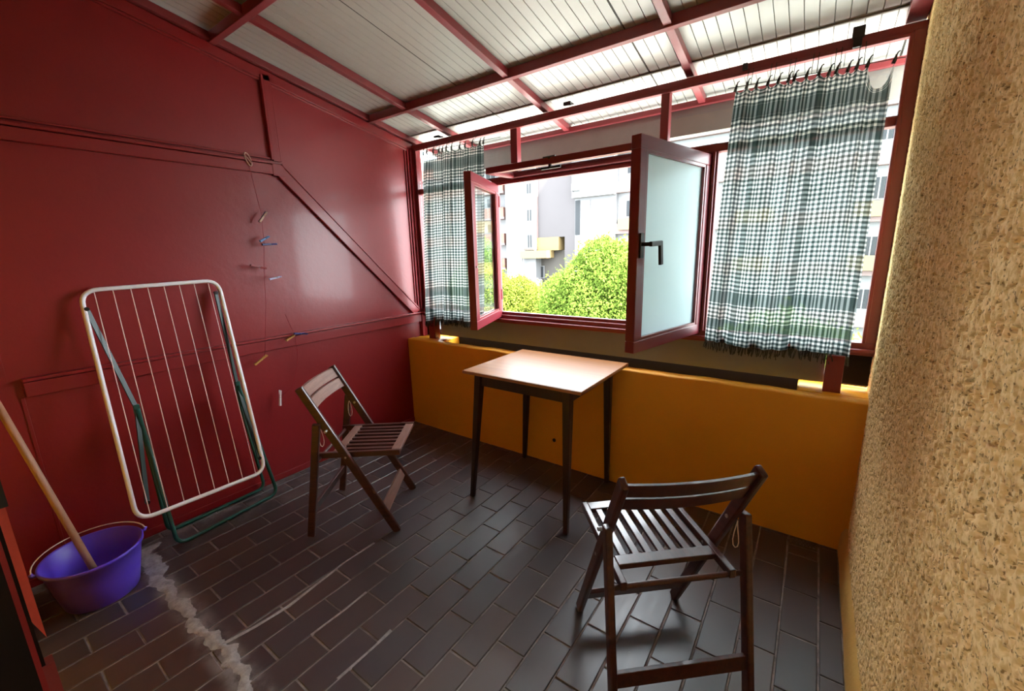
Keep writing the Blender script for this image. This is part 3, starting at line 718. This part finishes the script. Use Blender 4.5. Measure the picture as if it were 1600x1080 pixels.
twine([(.004, -.93, 1.02), (.03, -.905, .89), (.03, -.90, .78), (.03, -.92, .68), (.035, -.965, .575), (.045, -1.04, .54)], 'loose red twine between the navy peg and the white peg')

# ------------------------------------------------------------------ outside: ground, blocks of flats, trees
gd = MB().box(-90, 60, 17, 120, -9.2, -9.0).build('ground', 'asphalt'); struct(gd, 'dark street level far below the window', 'ground')
gp = MB().box(-60, 50, .8, 17, -9.2, -8.98).build('ground_bounce', 'bounce_pale'); struct(gp, 'unseen pale ground below the window, added to bounce light', 'ground')  # unseen pale ground, added to bounce sunlight up to the ceiling
def block(name, label, loc):
    e = empty(name, loc); tag(e, label, 'building'); return e
def bpart(root, name, mat, x0, x1, y0, y1, z0, z1, par=None, label=None):
    r = root.location; p = par or root
    return MB().box(x0 - r[0], x1 - r[0], y0 - r[1], y1 - r[1], z0 - r[2], z1 - r[2]).build(name, mat, p, label=label)
def bwindow(root, x0, x1, y, z0, z1):
    w = bpart(root, 'window', 'b_frame', x0, x1, y - .06, y + .02, z0, z1)
    c = (x0 + x1) / 2; e = .09
    bpart(root, 'pane', 'b_dark', x0 + e, c - e / 2, y - .08, y - .05, z0 + e, z1 - e, w); bpart(root, 'pane', 'b_dark', c + e / 2, x1 - e, y - .08, y - .05, z0 + e, z1 - e, w)
def aircon(x, y, z, label):
    a_ = empty('air_conditioner', (x, y, z)); tag(a_, label, 'air conditioner', 'outdoor air conditioner units')
    MB().box(-.46, .46, -.34, 0, 0, .70).build('case', 'ac', a_, bevel=.03)
    MB().tube([(-.12, -.345, .35), (-.12, -.36, .35)], .26, 20).build('fan_grille', 'ac_dark', a_)
    MB().box(-.42, -.36, -.3, .02, -.05, 0).box(.36, .42, -.3, .02, -.05, 0).build('bracket', 'ac_dark', a_)
G = -9.0
# pink balcony block at the far left
b1 = block('apartment_building', 'pale block with salmon balconies at the far left of the view', (-36, 44, G))
bpart(b1, 'wall', 'b_white', -46, -28.5, 42, 52, G, 14)
for z in (-6.4, -3.5, -.5, 2.5, 5.6, 8.6, 11.4):
    s = bpart(b1, 'balcony', 'b_salmon', -45, -29.2, 40.9, 42.0, z, z + 1.15); bpart(b1, 'slab', 'b_pink', -45.2, -29.0, 40.7, 42.0, z - .25, z, s)
    for x in (-43, -39.5, -36, -32.6): bwindow(b1, x, x + 1.6, 42, z + 1.3, z + 2.5)
aircon(-30.0, 40.85, 6.85, 'air conditioner on a salmon balcony at the far left')
# white tower with small windows
b2 = block('apartment_building', 'white tower with three small stacked windows and a yellow corner', (-26, 42, G))
bpart(b2, 'wall', 'b_white', -28.2, -24.05, 40, 50, G, 13.5)
for z0, z1 in ((7.7, 8.95), (4.74, 6.13), (1.75, 3.36), (10.6, 12.0)): bwindow(b2, -25.20, -24.44, 40, z0, z1)
bpart(b2, 'ledge_shadow', 'b_recess', -25.57, -24.24, 39.75, 40, 1.52, 1.75)  # dark colour carries the shadow below the tower window
bpart(b2, 'yellow_panel', 'b_yellow', -24.05, -21.2, 40.3, 48, 1.46, 2.9); bpart(b2, 'yellow_slab', 'b_yellow', -25.8, -22.2, 39.3, 41, .63, 1.46)
bpart(b2, 'recess', 'b_recess', -24.05, -20.5, 41.2, 48, G, 1.46); bpart(b2, 'balcony_wall', 'b_grey', -25.8, -22.9, 39.3, 39.45, -2.9, -1.74); bpart(b2, 'balcony_floor', 'b_recess', -25.8, -22.0, 39.3, 41.2, -3.1, -2.9)
bwindow(b2, -24.75, -23.60, 41.15, -1.75, -.3)
bpart(b2, 'balcony_post', 'b_frame', -25.75, -25.55, 39.3, 39.5, -1.74, .63)
aircon(-23.5, 39.27, -2.5, 'upper air conditioner of the pair under the yellow balcony'); aircon(-23.3, 39.27, -3.6, 'lower air conditioner of the pair under the yellow balcony')
# plain grey-mauve block
b3 = block('apartment_building', 'windowless grey-mauve facade between the two white blocks', (-21.6, 42, G))
bpart(b3, 'wall', 'b_grey', -24.05, -19.2, 40.4, 50, 2.9, 13.5); bpart(b3, 'lower_wall', 'b_grey', -20.5, -19.2, 40.4, 50, G, 2.9)
bpart(b3, 'pilaster', 'b_pink', -24.05, -23.9, 40.3, 40.5, 2.9, 13.5)
# white building with the oversailing floor
b4 = block('apartment_building', 'white building with a projecting upper floor behind the large tree', (-16.5, 42, G))
bpart(b4, 'wall', 'b_white', -19.2, -14.6, 40.3, 50, G, 13.5); bpart(b4, 'upper_floor', 'b_white', -19.2, -14.6, 39.5, 40.3, 6.75, 13.5)
bpart(b4, 'door_recess', 'b_dark', -19.15, -18.6, 40.25, 40.32, 3.0, 6.55); bpart(b4, 'wall_panel', 'b_frame', -18.35, -17.4, 40.2, 40.3, 4.75, 6.45)
aircon(-18.6, 39.485, 7.42, 'air conditioner under the projecting white floor')
# block with pink bands, running on to the right
b5 = block('apartment_building', 'long pale block with pink bands and yellow balconies on the right', (-2, 42, G))
bpart(b5, 'wall', 'b_white', -14.6, 20, 40.8, 50, G, 14.5)
for z in (-5.1, -1.1, 2.9, 6.9, 10.9): bpart(b5, 'band', 'b_pink', -14.6, 20, 40.2, 40.8, z, z + 1.0)
for z in (-3.8, .2, 4.5, 8.6):
    for x in (-13.75, -10.2, -7.0, -3.0, 1.0, 5.0, 9.0, 13.0): bwindow(b5, x, x + 1.5, 40.8, z, z + 1.7)
for z in (-.7, 3.28): 
    for x in (-14.2, -3.6, 4.4): bpart(b5, 'balcony', 'b_yellow', x, x + 2.8, 39.9, 40.8, z, z + 1.1)
aircon(-6.2, 40.75, 12.05, 'air conditioner high on the long pale block')

def tree(loc, label, blobs, n, seed, c1, c2, size=.095):
    r = np.random.RandomState(seed); e = empty('tree', loc); tag(e, label, 'tree', 'trees in the courtyard')
    P = []
    tot = sum(b[3] ** 2 for b in blobs)
    for bx, by, bz, br in blobs:
        m = int(n * br ** 2 / tot); d = r.normal(size=(m, 3)); d /= np.linalg.norm(d, axis=1)[:, None]
        rad = br * (.55 + .45 * r.rand(m) ** .5 + .28 * (r.rand(m) > .90) * r.rand(m)) * (1 + .10 * np.sin(7 * d[:, 0] + bx) * np.cos(6 * d[:, 2]))
        P.append(d * rad[:, None] * np.array([1, 1, .92]) + np.array([bx, by, bz]))
    P = np.concatenate(P); m = len(P)
    a = r.normal(size=(m, 3)); a /= np.linalg.norm(a, axis=1)[:, None]; b = np.cross(a, r.normal(size=(m, 3))); b /= np.linalg.norm(b, axis=1)[:, None]
    s = size * (.6 + .8 * r.rand(m))[:, None]
    vs = np.stack([P - a * s, P + b * s * .45, P + a * s, P - b * s * .45], 1).reshape(-1, 3)
    me = bpy.data.meshes.new('foliage'); me.from_pydata(vs.tolist(), [], np.arange(4 * m).reshape(-1, 4).tolist()); me.materials.append(leaf_mat('leaves %d' % seed, c1, c2))
    o = bpy.data.objects.new('foliage', me); COL.objects.link(o); o.parent = e; o['kind'] = 'stuff'
    h = blobs[0][2]
    MB().tube([(0, 0, 0), (.1, 0, h * .4), (0, .1, h * .8), (blobs[0][0], blobs[0][1], h)], [.28, .22, .16, .06], 10).build('trunk', 'bark', e, True)
    for k, bl in enumerate(blobs[1:]): MB().tube([(0, 0, h * .6), (bl[0] * .6, bl[1] * .6, bl[2] * .92), bl[:3]], [.1, .07, .02], 6).build('branch', 'bark', e, True)
tree((-7.7, 20, G), 'large leafy green tree in the middle of the window view', [(0, 0, 8.2, 2.1), (-1.4, -.3, 7.6, 1.7), (1.6, .2, 8.9, 2.0), (.6, -.6, 6.9, 2.0), (-1.9, .3, 6.2, 1.6), (2.6, .5, 7.6, 1.9), (.4, .2, 9.8, 1.4), (0, 0, 5.2, 2.2), (2.6, 0, 5.4, 2.2)], 70000, 5, (.03, .065, .008), (.10, .15, .025))
tree((-15.6, 24, G), 'lower yellow-green tree at the left of the window view', [(0, 0, 7.2, 1.5), (-1.6, 0, 6.9, 1.6), (1.4, 0, 6.6, 1.4), (0, -.4, 5.6, 1.9), (-2.6, 0, 8.0, 1.3), (2.0, 0, 5.4, 1.6)], 40000, 6, (.045, .08, .01), (.13, .16, .025))
tree((-22.5, 28, G), 'tall green tree behind the left casement', [(0, 0, 8.6, 2.0), (1.2, 0, 7.4, 1.8), (-1.4, 0, 7.2, 2.0), (0, 0, 6.0, 2.2), (.3, 0, 10.2, 1.5)], 26000, 8, (.03, .065, .008), (.10, .15, .03))
tree((1.6, 18, G), 'green tree low outside the right-hand panes', [(0, 0, 6.2, 1.8), (1.4, 0, 5.8, 1.6), (-1.4, 0, 5.6, 1.6), (0, 0, 4.6, 2.0)], 16000, 9, (.03, .07, .01), (.10, .15, .03))
